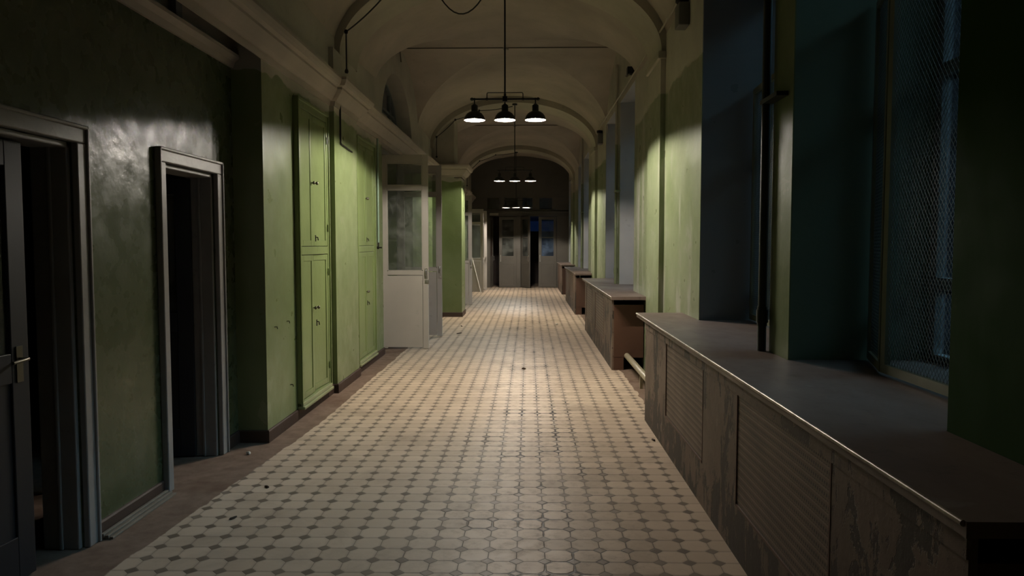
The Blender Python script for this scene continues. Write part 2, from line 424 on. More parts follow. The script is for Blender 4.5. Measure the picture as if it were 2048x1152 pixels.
# groin vault, one crossing per bay
XC, VA, VB, ZS = -.31, 1.81, 1.08, 3.65
BAYC = (4.45, 12.45, 20.45, 28.45); LH = 2.0
ys = [-1.75]; NX = 44
for c in BAYC:
    ys += [c - LH*math.cos(PI*i/NX) for i in range(NX+1)]
    ys += [c+LH+.3, c+LH+1.2, c+4.0]
    ys += [c-LH-.3, c-LH-1.2]
ys = sorted(y for y in set(round(q, 4) for q in ys) if -1.76 < y < 28.0)
us = [-math.cos(PI*i/NX) for i in range(NX+1)]
def vz(u, y):
    bar_ = VB*math.sqrt(max(0, 1-u*u))
    c = min(BAYC, key=lambda q: abs(q-y)); v = (y-c)/LH
    lat = VB*math.sqrt(max(0, 1-v*v)) if abs(v) < 1 else 0
    dome = .07*max(0, 1-((y-c)/4.0)**2)
    return ZS + max(bar_, lat) + dome*(1-.0*u*u)
m = MB()
g = [[m.bm.verts.new((XC+VA*u, y, vz(u, y))) for u in us] for y in ys]
for A, B in zip(g, g[1:]):
    c = min(BAYC, key=lambda q: abs(q-(A[0].co.y+B[0].co.y)/2)); vs = (A[0].co.y+B[0].co.y)/2 - c
    for i in range(NX):
        if (us[i]+us[i+1])*vs > 0: t = ((A[i], A[i+1], B[i+1]), (A[i], B[i+1], B[i]))
        else: t = ((A[i], A[i+1], B[i]), (A[i+1], B[i+1], B[i]))
        for q in t: m.bm.faces.new(q)
struct(m.build('ceiling', M['ceiling'], smooth=7))
# transverse ribs
tn = 0
for yr in RIBS:
    m = MB(); NR = 48
    for i in range(NR):
        a0, a1 = PI*i/NR, PI*(i+1)/NR
        pi = lambda a: (XC + 1.735*math.cos(a), ZS + .955*math.sin(a))
        po = lambda a: (XC + 1.86*math.cos(a), ZS + 1.16*math.sin(a))
        for (p, q) in ((pi(a0), pi(a1)),): m.quad((p[0], yr, p[1]), (q[0], yr, q[1]), (q[0], yr+RIBW, q[1]), (p[0], yr+RIBW, p[1]))
        for yy in (yr, yr+RIBW):
            p, q, r, s = pi(a0), pi(a1), po(a1), po(a0)
            m.quad((p[0], yy, p[1]), (q[0], yy, q[1]), (r[0], yy, r[1]), (s[0], yy, s[1]))
    bmesh.ops.remove_doubles(m.bm, verts=m.bm.verts, dist=.0005)
    tn += 1; struct(m.build('trim_%d' % tn, M['rib'], smooth=30))
    # impost block on the right pilaster
    m = MB(); m.box(XR_-.085, yr-.03, 3.58, XR_, yr+RIBW+.03, 3.66)
    tn += 1; struct(m.build('trim_%d' % tn, M['rib'], bevel=.01))
# cornice running along the left wall and round the deep pier
prof = [(0, 3.05), (.012, 3.05), (.03, 3.10), (.05, 3.10), (.085, 3.125), (.13, 3.165), (.165, 3.20), (.165, 3.222), (.215, 3.235), (.235, 3.26), (.25, 3.29), (.25, 3.315), (0, 3.33)]
path = [(XL, -1.5), (XL, 8.0), (XL+.05, 8.0), (XL+.05, 9.05), (XL, 9.05), (XL, 16.5), (-1.46, 16.5), (-1.46, 17.35), (XL, 17.35), (XL, 24.0), (XL+.05, 24.0), (XL+.05, 25.05), (XL, 25.05), (XL, 27.7)]
m = MB(); m.sweep(path, [(d*.72, z) for d, z in prof]); tn += 1; struct(m.build('trim_%d' % tn, M['cornice']))
# ledge over the near doors
m = MB(); m.sweep([(XLN, -1.5), (XLN, 5.97)], [(0, 2.98), (.02, 2.98), (.035, 3.02), (.07, 3.05), (.07, 3.075), (0, 3.09)])
tn += 1; struct(m.build('trim_%d' % tn, M['cornice']))
m = MB()
for y in (-.5, 1.4, 3.2, 4.95): m.box(XLN, y, 3.09, XLN+.05, y+.09, 3.6)
m.box(XLN, -1.5, 3.5, XLN+.03, 5.97, 3.6)
tn += 1; struct(m.build('trim_%d' % tn, M['win_frame']))

# skirtings
def skirt(name, path, h=.10, t=.016):
    m = MB(); m.sweep(path, [(0, 0), (t, 0), (t, h-.01), (t-.006, h), (0, h)]); struct(m.build(name, M['base_brown']))
skirt('baseboard_left', [(XLN, 3.93), (XLN, 4.70)], .09)
skirt('baseboard_left.001', [(XLN, 5.68), (XLN, 5.97), (XL, 5.97), (XL, 6.74)], .10)
skirt('baseboard_left.002', [(XL, 7.76), (XL, 8.0), (XL+.05, 8.0), (XL+.05, 9.05), (XL, 9.05), (XL, 10.86), (XB, 10.86)], .10)
skirt('baseboard_left.003', [(XL, 16.5), (-1.46, 16.5), (-1.46, 17.35), (XL, 17.35), (XL, 18.9)], .10)
skirt('baseboard_left.004', [(XL, 21.8), (XL, 24.0)], .10)

# fanlight window in the arched niche above the first doorway
yc, hw, zs, hh = NICHE
fr = MB(); xf = XL-.28
ap = [(yc - (hw-.02)*math.cos(PI*i/24), zs + (hh-.02)*math.sin(PI*i/24)) for i in range(25)]
for (p, q) in zip(ap, ap[1:]): fr.bar((xf, *p), (xf, *q), .05, .07, up=(1, 0, 0))
fr.bar((xf, yc-hw, zs+.03), (xf, yc+hw, zs+.03), .05, .07)
for dy in (-.7, 0, .7): fr.bar((xf, yc+dy, zs), (xf, yc+dy, zs+hh*math.sqrt(1-(dy/hw)**2)-.03), .05, .05)
fr.bar((xf, yc-hw*.85, zs+.5), (xf, yc+hw*.85, zs+.5), .04, .04)
fw = struct(fr.build('window_9', M['win_frame']))
tag(fw, 'arched fanlight window in the niche above the first open double doorway', 'window')
gm = MB()
for (p, q) in zip(ap, ap[1:]): gm.quad((xf-.004, p[0], zs), (xf-.004, q[0], zs), (xf-.004, q[0], q[1]), (xf-.004, p[0], p[1]))
gm.build('pane', M['glass_win'], fw)

# right-hand windows
for i, (y0, y1) in enumerate(OPEN):
    xw = 2.25; m = MB()
    m.box(xw, y0, .90, xw+.08, y0+.06, 3.86); m.box(xw, y1-.06, .90, xw+.08, y1, 3.86)
    m.box(xw, y0, .90, xw+.08, y1, .99); m.box(xw, y0, 3.79, xw+.08, y1, 3.86)
    n = 6
    for j in range(1, n): 
        yy = y0 + (y1-y0)*j/n; m.box(xw+.01, yy-.022, .95, xw+.07, yy+.022, 3.82)
    for z in (1.38, 2.55): m.box(xw+.005, y0, z-.035, xw+.075, y1, z+.035)
    o = struct(m.build('window_%d' % (i+1), M['win_frame'], bevel=.004))
    tag(o, ['tall window in the deep recess nearest the camera', 'tall window beyond the first narrow pier with the dark pipe', 'first tall window behind the second radiator cover',
            'tall window behind the far half of the second radiator cover', 'first tall window behind the third radiator cover', 'tall window behind the far half of the third radiator cover',
            'last tall window behind the fourth radiator cover'][i], 'window')
    m = MB(); m.box(xw+.038, y0+.03, .95, xw+.042, y1-.03, 3.82); m.build('pane', M['glass_win'], o)

# ------------------------------------------------------------------ doorways near left: architraves and leaves
def architrave(y0, y1, zt, w, mat):
    global tn
    m = MB(); x = XLN
    for a, b in ((y0-w, y0), (y1, y1+w)): m.box(x-.01, a, 0, x+.03, b, zt)
    m.box(x-.01, y0-w, zt, x+.03, y1+w, zt+w)
    m.box(x, y0-w-.008, 0, x+.042, y0-w+.012, zt+w); m.box(x, y1+w-.012, 0, x+.042, y1+w+.008, zt+w); m.box(x, y0-w, zt+w-.012, x+.042, y1+w, zt+w+.008)
    # jamb lining inside the opening
    m.box(x-.2, y0, 0, x-.01, y0+.03, zt); m.box(x-.2, y1-.03, 0, x-.01, y1, zt); m.box(x-.2, y0, zt-.03, x-.01, y1, zt)
    m.box(x-.11, y0+.03, 0, x-.09, y0+.045, zt); m.box(x-.11, y1-.045, 0, x-.09, y1-.03, zt)
    tn += 1; struct(m.build('trim_%d' % tn, mat, bevel=.006))
architrave(2.75, 3.85, 2.12, .085, M['trim_grey'])
architrave(4.8, 5.6, 2.12, .085, M['trim_grey'])

def old_leaf(name, label, hinge, ang, w, h):
    """grey door with a dark glass upper half; built along +y from the hinge then turned"""
    root = empty(name, hinge); root['kind'] = 'structure'; tag(root, label, 'door')
    t = .02
    def put(mb, nm, mat, par, **k):
        mb.rot(ang); return mb.build(nm, mat, par, world=False, **k)
    m = MB(); m.box(-t, 0, .01, t, .11, h); m.box(-t, w-.11, .01, t, w, h)
    for z0, z1 in ((.01, .22), (.95, 1.09), (h-.12, h)): m.box(-t, .11, z0, t, w-.11, z1)
    put(m, 'frame', M['door_dark'], root, bevel=.004)
    m = MB(); m.box(-.008, .1, .2, .008, w-.1, .97); put(m, 'panel', M['door_dark'], root)
    m = MB(); m.box(-.003, .1, 1.08, .003, w-.1, h-.1); put(m, 'pane', M['glass'], root)
    m = MB(); m.box(t, w-.085, .95, t+.006, w-.045, 1.12); m.tube([(t, w-.065, 1.06), (t+.05, w-.065, 1.06), (t+.055, w-.09, 1.06), (t+.055, w-.17, 1.055)], .008)
    put(m, 'handle', M['knob'], root, smooth=40)
    return root
old_leaf('door_1', 'shade-darkened half-glazed door just ajar in the nearest doorway', (-2.47, 2.79, 0), math.radians(-4), .76, 2.08)
m_leaf2 = old_leaf('door_2', 'shadowed door standing open inside the second small doorway', (-2.50, 5.56, 0), math.radians(100), .74, 2.08)

# ------------------------------------------------------------------ tall grey glazed door leaves standing open into the corridor
def tall_leaf(name, label, y, x0, x1, H, mat, handle=True):
    """leaf across the corridor at depth y, hinge at x0, free edge x1"""
    root = empty(name, (x0, y, 0)); root['kind'] = 'structure'; tag(root, label, 'door')
    w = x1-x0; t = .022
    z_a0, z_a1, z_b0, z_b1, z_p = .405*H, .822*H, .843*H, .958*H, .385*H
    sl, sr = .105, .085
    m = MB()
    m.box(x0, y-t, .012, x0+sl, y+t, H); m.box(x1-sr, y-t, .012, x1, y+t, H)
    m.box(x0+sl, y-t, z_b1, x1-sr, y+t, H); m.box(x0+sl, y-t, z_a1, x1-sr, y+t, z_b0); m.box(x0+sl, y-t, z_p, x1-sr, y+t, z_a0)
    m.build('frame', mat, root, bevel=.004)
    m = MB(); m.box(x0+.02, y-t-.004, .03, x1-sr-.006, y+t-.004, z_p-.012); m.build('lower_panel', mat, root, bevel=.003)
    m = MB()
    for z0, z1 in ((z_a0, z_a1), (z_b0, z_b1)):     # glazing beads
        for yy in (-1, 1):
            ya = y + yy*.014
            m.box(x0+sl, ya-.006, z0, x0+sl+.014, ya+.006, z1); m.box(x1-sr-.014, ya-.006, z0, x1-sr, ya+.006, z1)
            m.box(x0+sl, ya-.006, z0, x1-sr, ya+.006, z0+.014); m.box(x0+sl, ya-.006, z1-.014, x1-sr, ya+.006, z1)
    m.build('glazing_bead', mat, root)
    for z0, z1 in ((z_a0, z_a1), (z_b0, z_b1)):
        m = MB(); m.box(x0+sl, y-.002, z0, x1-sr, y+.002, z1); m.build('pane', M['glass'], root)
    # pull handle with plate, lock below
    m = MB(); xh = x1-.035
    m.box(xh-.022, y-t-.004, z_p-.06, xh+.022, y-t, z_p+.10)
    m.tube([(xh, y-t, z_p-.02), (xh, y-t-.045, z_p-.015), (xh, y-t-.05, z_p+.03), (xh, y-t-.045, z_p+.075), (xh, y-t, z_p+.08)], .009)
    m.tube([(xh, y+t, z_p-.02), (xh, y+t+.045, z_p-.015), (xh, y+t+.05, z_p+.03), (xh, y+t+.045, z_p+.075), (xh, y+t, z_p+.08)], .009)
    hd = m.build('handle', M['steel'], root, smooth=40)
    m = MB(); m.box(x1-.05, y-t-.012, z_p-.13, x1+.003, y-t, z_p-.075); m.lathe([(0, 0), (.012, 0), (.012, -.02), (0, -.02)], (x1-.03, y-t-.012, z_p-.10), 12, 'y')
    m.build('lock', M['steel'], root)
    for z in (.28, 1.5, 2.65):
        m = MB(); m.tube([(x0-.004, y-t-.006, z-.06), (x0-.004, y-t-.006, z+.06)], .011); m.build('hinge', mat, root)
    return root
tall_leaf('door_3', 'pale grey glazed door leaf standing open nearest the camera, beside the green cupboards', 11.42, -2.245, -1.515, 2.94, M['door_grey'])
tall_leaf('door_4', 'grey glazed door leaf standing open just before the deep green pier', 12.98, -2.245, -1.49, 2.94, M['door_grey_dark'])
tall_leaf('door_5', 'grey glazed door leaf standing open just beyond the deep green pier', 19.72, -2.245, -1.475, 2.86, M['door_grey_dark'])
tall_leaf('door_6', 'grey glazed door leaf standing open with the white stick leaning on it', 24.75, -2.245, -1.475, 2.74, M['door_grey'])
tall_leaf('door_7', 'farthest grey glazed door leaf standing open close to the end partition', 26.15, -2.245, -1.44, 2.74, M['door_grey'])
m = MB()
for (a, b, c, d) in DOORWAYS:
    m.box(XB, c-.07, 0, XB+.02, c, 3.05); m.box(XB, d, 0, XB+.02, d+.07, 3.05); m.box(XB, c, 2.98, XB+.02, d, 3.05)
    tn += 1; struct(m.build('trim_%d' % tn, M['door_grey_dark'], bevel=.004)); m = MB()

# ------------------------------------------------------------------ end partition
def partition():
    global tn
    y = YF; T = .05
    # lunette wall above with transom openings
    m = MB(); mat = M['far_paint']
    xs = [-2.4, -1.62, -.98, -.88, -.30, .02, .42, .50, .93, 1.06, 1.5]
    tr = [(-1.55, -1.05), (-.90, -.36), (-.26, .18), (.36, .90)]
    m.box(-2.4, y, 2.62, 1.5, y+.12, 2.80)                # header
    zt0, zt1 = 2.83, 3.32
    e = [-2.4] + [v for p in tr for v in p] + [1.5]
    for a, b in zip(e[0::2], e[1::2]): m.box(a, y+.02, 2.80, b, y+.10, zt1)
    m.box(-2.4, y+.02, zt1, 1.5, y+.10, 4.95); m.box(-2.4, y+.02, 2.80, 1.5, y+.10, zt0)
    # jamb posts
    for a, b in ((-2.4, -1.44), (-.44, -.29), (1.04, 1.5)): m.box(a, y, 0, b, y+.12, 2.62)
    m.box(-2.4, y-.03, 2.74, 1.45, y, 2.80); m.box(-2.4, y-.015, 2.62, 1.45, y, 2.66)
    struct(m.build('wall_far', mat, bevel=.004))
    for i, (a, b) in enumerate(tr):
        f = MB()
        for q in ((a, zt0, a+.04, zt1), (b-.04, zt0, b, zt1), (a, zt0, b, zt0+.04), (a, zt1-.04, b, zt1)): f.box(q[0], y+.01, q[1], q[2], y+.07, q[3])
        o = struct(f.build('window_%d' % (10+i), mat)); 
        tag(o, ['unlit transom light at the left end of the end partition', 'transom light behind the farthest lamp', 'bluish transom light over the partition opening', 'bluish transom light above the glazed leaf near the window wall'][i], 'window')
        g_ = MB(); g_.box(a+.03, y+.038, zt0+.03, b-.03, y+.042, zt1-.03); g_.build('pane', M['glass_blue'] if i > 1 else M['glass'], o)
    def leaf(name, label, hx, w, ang, dirn, pane):
        root = empty(name, (hx, y+.05, 0)); root['kind'] = 'structure'; tag(root, label, 'door')
        t = .02; H = 2.60; sg = dirn
        def put(mb, nm, mt, **k): mb.rot(ang); return mb.build(nm, mt, root, world=False, **k)
        m = MB(); 
        m.box(0, -t, .012, sg*.11, t, H); m.box(sg*(w-.11), -t, .012, sg*w, t, H)
        for z0, z1 in ((.012, .12), (.86, 1.16), (2.49, H)): m.box(sg*.11, -t, z0, sg*(w-.11), t, z1)
        m.box(sg*.11, -.015, 1.82, sg*(w-.11), .015, 1.86)
        put(m, 'frame', mat, bevel=.004)
        m = MB(); m.box(sg*.10, -.012, .11, sg*(w-.10), .012, .87); put(m, 'lower_panel', mat)
        m = MB(); m.box(sg*.10, -.003, 1.15, sg*(w-.10), .003, 2.50); put(m, 'pane', pane)
        m = MB(); m.box(sg*(w-.07), -t-.005, .95, sg*(w-.035), -t, 1.2); m.tube([(sg*(w-.05), -t, 1.0), (sg*(w-.05), -t-.04, 1.0), (sg*(w-.05), -t-.04, 1.15), (sg*(w-.05), -t, 1.15)], .008)
        put(m, 'handle', M['steel'])
        return root
    leaf('door_8', 'closed cream leaf with dark panes in the end partition', -.44, .64, 0, -1, M['glass'])
    leaf('door_9', 'cream leaf standing ajar in the middle of the end partition', -.27, .60, math.radians(-58), 1, M['glass'])
    leaf('door_10', 'closed cream leaf with bluish panes in the end partition', 1.03, .66, 0, -1, M['glass_blue'])
    leaf('door_11', 'dark leaf in the unlit opening of the end partition', -1.43, .40, math.radians(75), 1, M['red_brown'])
partition()
# space beyond the partition: a brown inner wall on the left, open on the right to a window on the dusk
m = MB()
m.box(-2.6, 29.6, 0, -.05, 29.75, 4.95); m.box(-.2, YF+.12, 0, -.05, 31.1, 4.95)
m.box(-.05, 31.0, 0, 2.6, 31.1, .80); m.box(-.05, 31.0, .8, 2.6, 31.1, 2.12); m.box(-1, 31.1, 2.8, 4, 40, 2.9); m.box(-.05, 31.0, 2.78, 2.6, 31.1, 3.5); m.box(1.5, YF+.001, 0, 2.6, YF+.12, 4.95); m.box(-2.6, YF+.001, 0, -2.4, YF+.12, 4.95); m.box(2.5, YF+.12, 0, 2.6, 31.0, 4.95)  # includes an added, unseen canopy slab outside keeping sky light off the floor
m.box(-2.6, YF+.12, 0, -2.5, 29.6, 4.95); m.box(-2.6, YF+.12, 3.45, 2.6, 31.1, 3.55)
struct(m.build('wall_far_rooms_and_sky_block', M['red_brown']))

# ------------------------------------------------------------------ built-in cupboards
def cupboard(label, y0, y1, proud, ysplit, ajar):
    root = empty('built_in_cupboard', (XL, (y0+y1)/2, 0)); tag(root, label, 'cupboard')
    xf = XL+proud; z0, z1 = .12, 2.92; fw = .07
    m = MB()
    m.box(XL, y0, z0, xf, y0+fw, z1); m.box(XL, y1-fw, z0, xf, y1, z1)
    m.box(XL, y0+fw, z1-.09, xf, y1-fw, z1); m.box(XL, y0+fw, 1.50, xf, y1-fw, 1.575); m.box(XL, y0+fw, z0, xf, y1-fw, z0+.05)
    gp = .013 if ajar else .005
    bk = MB(); bk.box(XL+.001, y0+.05, z0+.04, XL+.004, y1-.05, z1-.06); bk.build('gap_shade_panel', M['door_dark'], root)  # near-black sheet stands in for the shade behind the door gaps
    # moulding round the frame
    m.box(xf, y0, z1-.03, xf+.012, y1, z1); m.box(xf, y0, z0, xf+.012, y0+.02, z1); m.box(xf, y1-.02, z0, xf+.012, y1, z1)
    m.build('frame', M['cupboard'], root, bevel=.005)
    m = MB(); m.box(XL, y0-.0, z0-.03, xf+.03, y1, z0); m.box(XL, y0, z0, xf+.015, y1, z0+.035); m.build('bottom_ledge', M['cupboard_edge'], root, bevel=.008)
    m = MB(); m.box(XL, y0, 0, XL+.014, y1, z0-.03); m.build('plinth', M['base_brown'], root)
    for (za, zb, up) in ((1.58, z1-.095, 1), (z0+.055, 1.495, 0)):
        for side in (0, 1):
            ya, yb = (y0+fw+.004, ysplit-gp) if side == 0 else (ysplit+gp, y1-fw-.006)
            x0 = xf-.026; t = .024
            m = MB(); st = .055
            m.box(x0, ya, za, x0+t, ya+st, zb); m.box(x0, yb-st, za, x0+t, yb, zb); m.box(x0, ya+st, za, x0+t, yb-st, za+st); m.box(x0, ya+st, zb-st, x0+t, yb-st, zb)
            m.box(x0, ya+st-.002, za+st-.002, x0+t-.007, yb-st+.002, zb-st+.002)
            if ajar and side == 1: m.rot(math.radians(-1.5 if up else -3), (x0, yb, 0))
            d = m.build('door', M['cupboard'], root, bevel=.003)
            yk = ysplit-.03 if side == 0 else ysplit+.032
            xk = x0+t + (.012 if ajar and side else 0)
            kz = (2.18 if up else .99)
            m = MB(); m.lathe([(.005, 0), (.006, .012), (.016, .02), (.017, .028), (.010, .036), (0, .037)], (xk-.002, yk, kz), 14, 'x')
            m.build('knob', M['knob'], d, smooth=50)
            if side == 1:
                kz2 = 1.655 if up else .84
                m = MB(); m.box(xk, yk-.012, kz2-.03, xk+.004, yk+.012, kz2+.03); m.tube([(xk, yk, kz2+.01), (xk+.022, yk, kz2+.01), (xk+.026, yk+.005, kz2-.02)], .005, 8)
                m.build('latch', M['iron'], d, smooth=40)
                for hz in (za+.18, zb-.18):
                    m = MB(); m.tube([(xk-.004, yb-.002, hz-.035), (xk-.004, yb-.002, hz+.035)], .007, 8); m.build('hinge', M['cupboard'], d)
    return root
cupboard('green four-door wall cupboard with dark gaping centre gap, nearer to the camera', 6.75, 7.78, .042, 7.20, True)
cupboard('green four-door wall cupboard flush in the wall beside the open grey door', 9.16, 10.22, .022, 9.66, False)

# ------------------------------------------------------------------ radiator covers and their sills
def cover(lab_c, lab_s, y0, y1, grilles, s0, s1):
    root = empty('radiator_cover', (1.27, (y0+y1)/2, 0)); tag(root, lab_c, 'radiator cover', 'radiator covers under the windows')
    xf, zt = 1.06, .902; xw = XR_
    m = MB(); e = [y0] + sorted(v for gq in grilles for v in gq) + [y1]
    gz0, gz1 = .265, .862
    for a, b in zip(e[0::2], e[1::2]): m.box(xf, a, 0, xf+.022, b, zt)
    for a, b in grilles: m.box(xf, a, 0, xf+.022, b, gz0); m.box(xf, a, gz1, xf+.022, b, zt)
    m.box(xf-.006, y0, .84, xf, y1, zt)
    m.build('front_panel', M['peel'], root)
    for a, b in grilles:
        m = MB(); m.box(xf+.004, a+.002, gz0+.002, xf+.009, b-.002, gz1-.002)
        go = m.build('grille', M['grille'], root)
        m = MB(); c = .012
        m.box(xf-.002, a, gz0, xf+.010, a+c, gz1); m.box(xf-.002, b-c, gz0, xf+.010, b, gz1); m.box(xf-.002, a, gz0, xf+.010, b, gz0+c); m.box(xf-.002, a, gz1-c, xf+.010, b, gz1)
        m.build('grille_rim', M['hardboard'], go)
    m = MB(); m.box(xf+.022, y0, .16 if y0 > 5 else 0, xw-.012, y0+.02, zt-.07); m.box(xf+.022, y0, 0, xf+.15, y0+.02, .165)
    m.build('end_panel', M['hardboard'], root)
    m = MB(); m.box(xf+.022, y1-.02, 0, xw-.012, y1, zt); m.build('end_panel', M['hardboard'], root)
    r2 = empty('window_sill', (1.25, (s0+s1)/2, .905)); tag(r2, lab_s, 'window sill', 'sills on the radiator covers')
    m = MB(); m.box(1.035, s0, .905, XR_-.003, s1, .945)
    for (a, b) in OPEN:
        if a > s0-1 and a < s1: m.box(XR_-.003, a+.003, .905, 2.24, min(b, s1)-.003, .945)
    m.build('slab', M['sill'], r2)
    m = MB(); m.tube([(1.033, s0+.01, .938), (1.033, s1-.01, .938)], .0085, 8); m.build('worn_edge', M['sill_edge'], r2, smooth=60)
    return root
cover('long peeling brown radiator cover in the foreground', 'dark worn sill slab in the foreground under the first two windows', 1.8, 6.82, [(2.62, 3.82), (4.56, 5.80)], 1.77, 7.22)
cover('peeling radiator cover with brown end, second from the camera', 'sill slab on the second radiator cover from the camera', 9.55, 14.1, [(10.6, 11.95), (12.6, 13.8)], 9.38, 14.5)
cover('brown radiator cover, third from the camera', 'sill slab on the third radiator cover from the camera', 17.115, 21.5, [(18.0, 19.3), (20.0, 21.2)], 16.82, 21.7)
cover('farthest small brown radiator cover beside the end partition', 'sill slab on the farthest radiator cover', 23.95, 27.3, [(24.9, 26.2)], 23.75, 27.5)

# ------------------------------------------------------------------ wire-mesh window guards
def guard(label, a, b, z0, z1, frame_w=.045):
    A, B = Vector((*a, 0)), Vector((*b, 0)); d = (B-A).normalized(); L = (B-A).length
    root = empty('window_guard', (A.x, A.y, z0)); tag(root, label, 'window guard', 'wire mesh guards in front of the windows')
    P = lambda s, z: (A.x + d.x*s, A.y + d.y*s, z)
    nrm = d.cross(Vector((0, 0, 1)))
    m = MB(); w = frame_w
    for s in (w/2, L-w/2): m.bar(P(s, z0), P(s, z1), w, .03, up=nrm)
    for z in (z0+w/2, z1-w/2): m.bar(P(w, z), P(L-w, z), .03, w)
    m.build('frame', M['guard_frame'], root)
    m = MB(); p = .027; H = z1-z0-2*w; W = L-2*w; ry = 1.35
    def line(sgn):
        c = -W*ry if sgn > 0 else 0.
        cmax = H if sgn > 0 else H + W*ry
        while c < cmax:
            # z = c + sgn*ry*s , clip to 0..H
            s0, s1 = 0., W
            if sgn > 0: s0 = max(0, -c/ry); s1 = min(W, (H-c)/ry)
            else: s0 = max(0, (c-H)/ry); s1 = min(W, c/ry)
            if s1-s0 > .01: m.bar(P(w+s0, z0+w+c+sgn*ry*s0), P(w+s1, z0+w+c+sgn*ry*s1), 0.0017, .0017, up=nrm)
            c += p*ry
    line(1); line(-1)
    m.build('wire_mesh', M['wire'], root)
guard('wire mesh guard leaf swung slightly inward in the nearest window recess', (1.92, 4.262), (1.775, 3.80), .96, 2.92)
guard('long wire mesh guard leaf in the nearest window recess beside the dark green wall', (1.775, 3.79), (1.775, 2.66), .96, 2.92)
guard('wire mesh guard leaf against the bluish reveal of the second window', (1.91, 6.50), (1.885, 6.06), .96, 2.90)
guard('wire mesh guard leaf of the second window, mostly behind the narrow pier', (1.885, 6.05), (1.885, 4.64), .96, 2.90)

# ------------------------------------------------------------------ pendant lamps (origin at rim level of the shades)
def lamp():
    root = empty('pendant_lamp', (0, 0, 0))
    bz = .228
    m = MB(); m.tube([(-.345, 0, bz), (.345, 0, bz)], .010, 12)
    for s in (-1, 1):
        m.lathe([(0, -.020), (.012, -.016), (.019, 0), (.012, .016), (0, .020)], (s*.362, 0, bz), 14, 'x')
        m.tube([(s*.185, 0, bz), (s*.21, 0, bz)], .015, 12); m.tube([(s*.325, 0, bz), (s*.343, 0, bz)], .014, 12)
    m.build('crossbar', M['black_metal'], root, smooth=40, world=False)
    m = MB(); m.box(-.026, -.026, bz-.028, .026, .026, bz+.028); m.tube([(0, 0, bz+.028), (0, 0, bz+.06)], .014, 12); m.build('hub', M['black_metal'], root, bevel=.004, world=False)
    zb = bz+.070; pts = [(-.197, 0, bz), (-.197, 0, zb-.012), (-.192, 0, zb-.003), (-.183, 0, zb), (.183, 0, zb), (.192, 0, zb-.003), (.197, 0, zb-.012), (.197, 0, bz)]
    m = MB(); m.tube(pts, .0048, 8); m.build('bracket', M['black_metal'], root, smooth=40, world=False)
    for x in (-.334, 0, .334):
        m = MB(); m.tube([(x, 0, bz), (x, 0, .168)], .007, 10)
        m.build('stem', M['black_metal'], root, smooth=40, world=False)
        m = MB()
        m.lathe([(.008, .180), (.014, .176), (.036, .158), (.036, .098), (.040, .095), (.060, .087), (.084, .070), (.102, .046), (.112, .020), (.117, 0), (.1145, -.001)], (x, 0, 0), 36)
        sh = m.build('shade', M['black_metal'], root, smooth=40, world=False)
        m = MB(); m.lathe([(.1145, -.001), (.109, .020), (.099, .044), (.081, .067), (.056, .084), (.02, .091), (0, .092)], (x, 0, 0), 36)
        m.build('reflector', M['reflector'], sh, smooth=60, world=False)
        m = MB(); m.lathe([(.006*math.sin(PI*j/8), .021-.006*math.cos(PI*j/8)) for j in range(9)], (x, 0, 0), 16)
        m.build('bulb', M['bulb'], sh, smooth=60, world=False)
    return root
def rod(root, top):
    m = MB(); m.tube([(0, 0, .285), (0, 0, top)], .0095, 12); m.build('rod', M['black_metal'], root, smooth=40, world=False)
    m = MB(); m.lathe([(0, top-.035), (.05, top-.035), (.055, top-.028), (.055, top-.005), (.05, top), (0, top)], (0, 0, 0), 20); m.build('ceiling_rose', M['black_metal'], root, smooth=40, world=False)
proto = lamp()
spots = [(-.26, 8.37, 2.956, 1.65), (-.298, 16.4, 2.957, 1.65), (-.41, 24.9, 2.79, 1.815)]
labs = ['largest black pendant lamp with three lit shades, nearest the camera', 'middle black pendant lamp with three lit shades, hung behind the nearest one', 'smallest black pendant lamp with three lit shades, far end near the partition']
for i, (x, y, z, top) in enumerate(spots):
    o = proto if i == 0 else copy_tree(proto)
    o.location = (x, y, z); tag(o, labs[i], 'lamp', 'pendant lamps along the corridor')
    ROOT[o.name] = Vector(o.location)
    LAMPS = LAMPS + [o] if i else [o]
    if i == 2:
        for sh in o.children:
            for b_ in sh.children:
                if b_.name.startswith('bulb'): b_.location.z += .02
for o, s in zip(LAMPS, spots): rod(o, s[3])

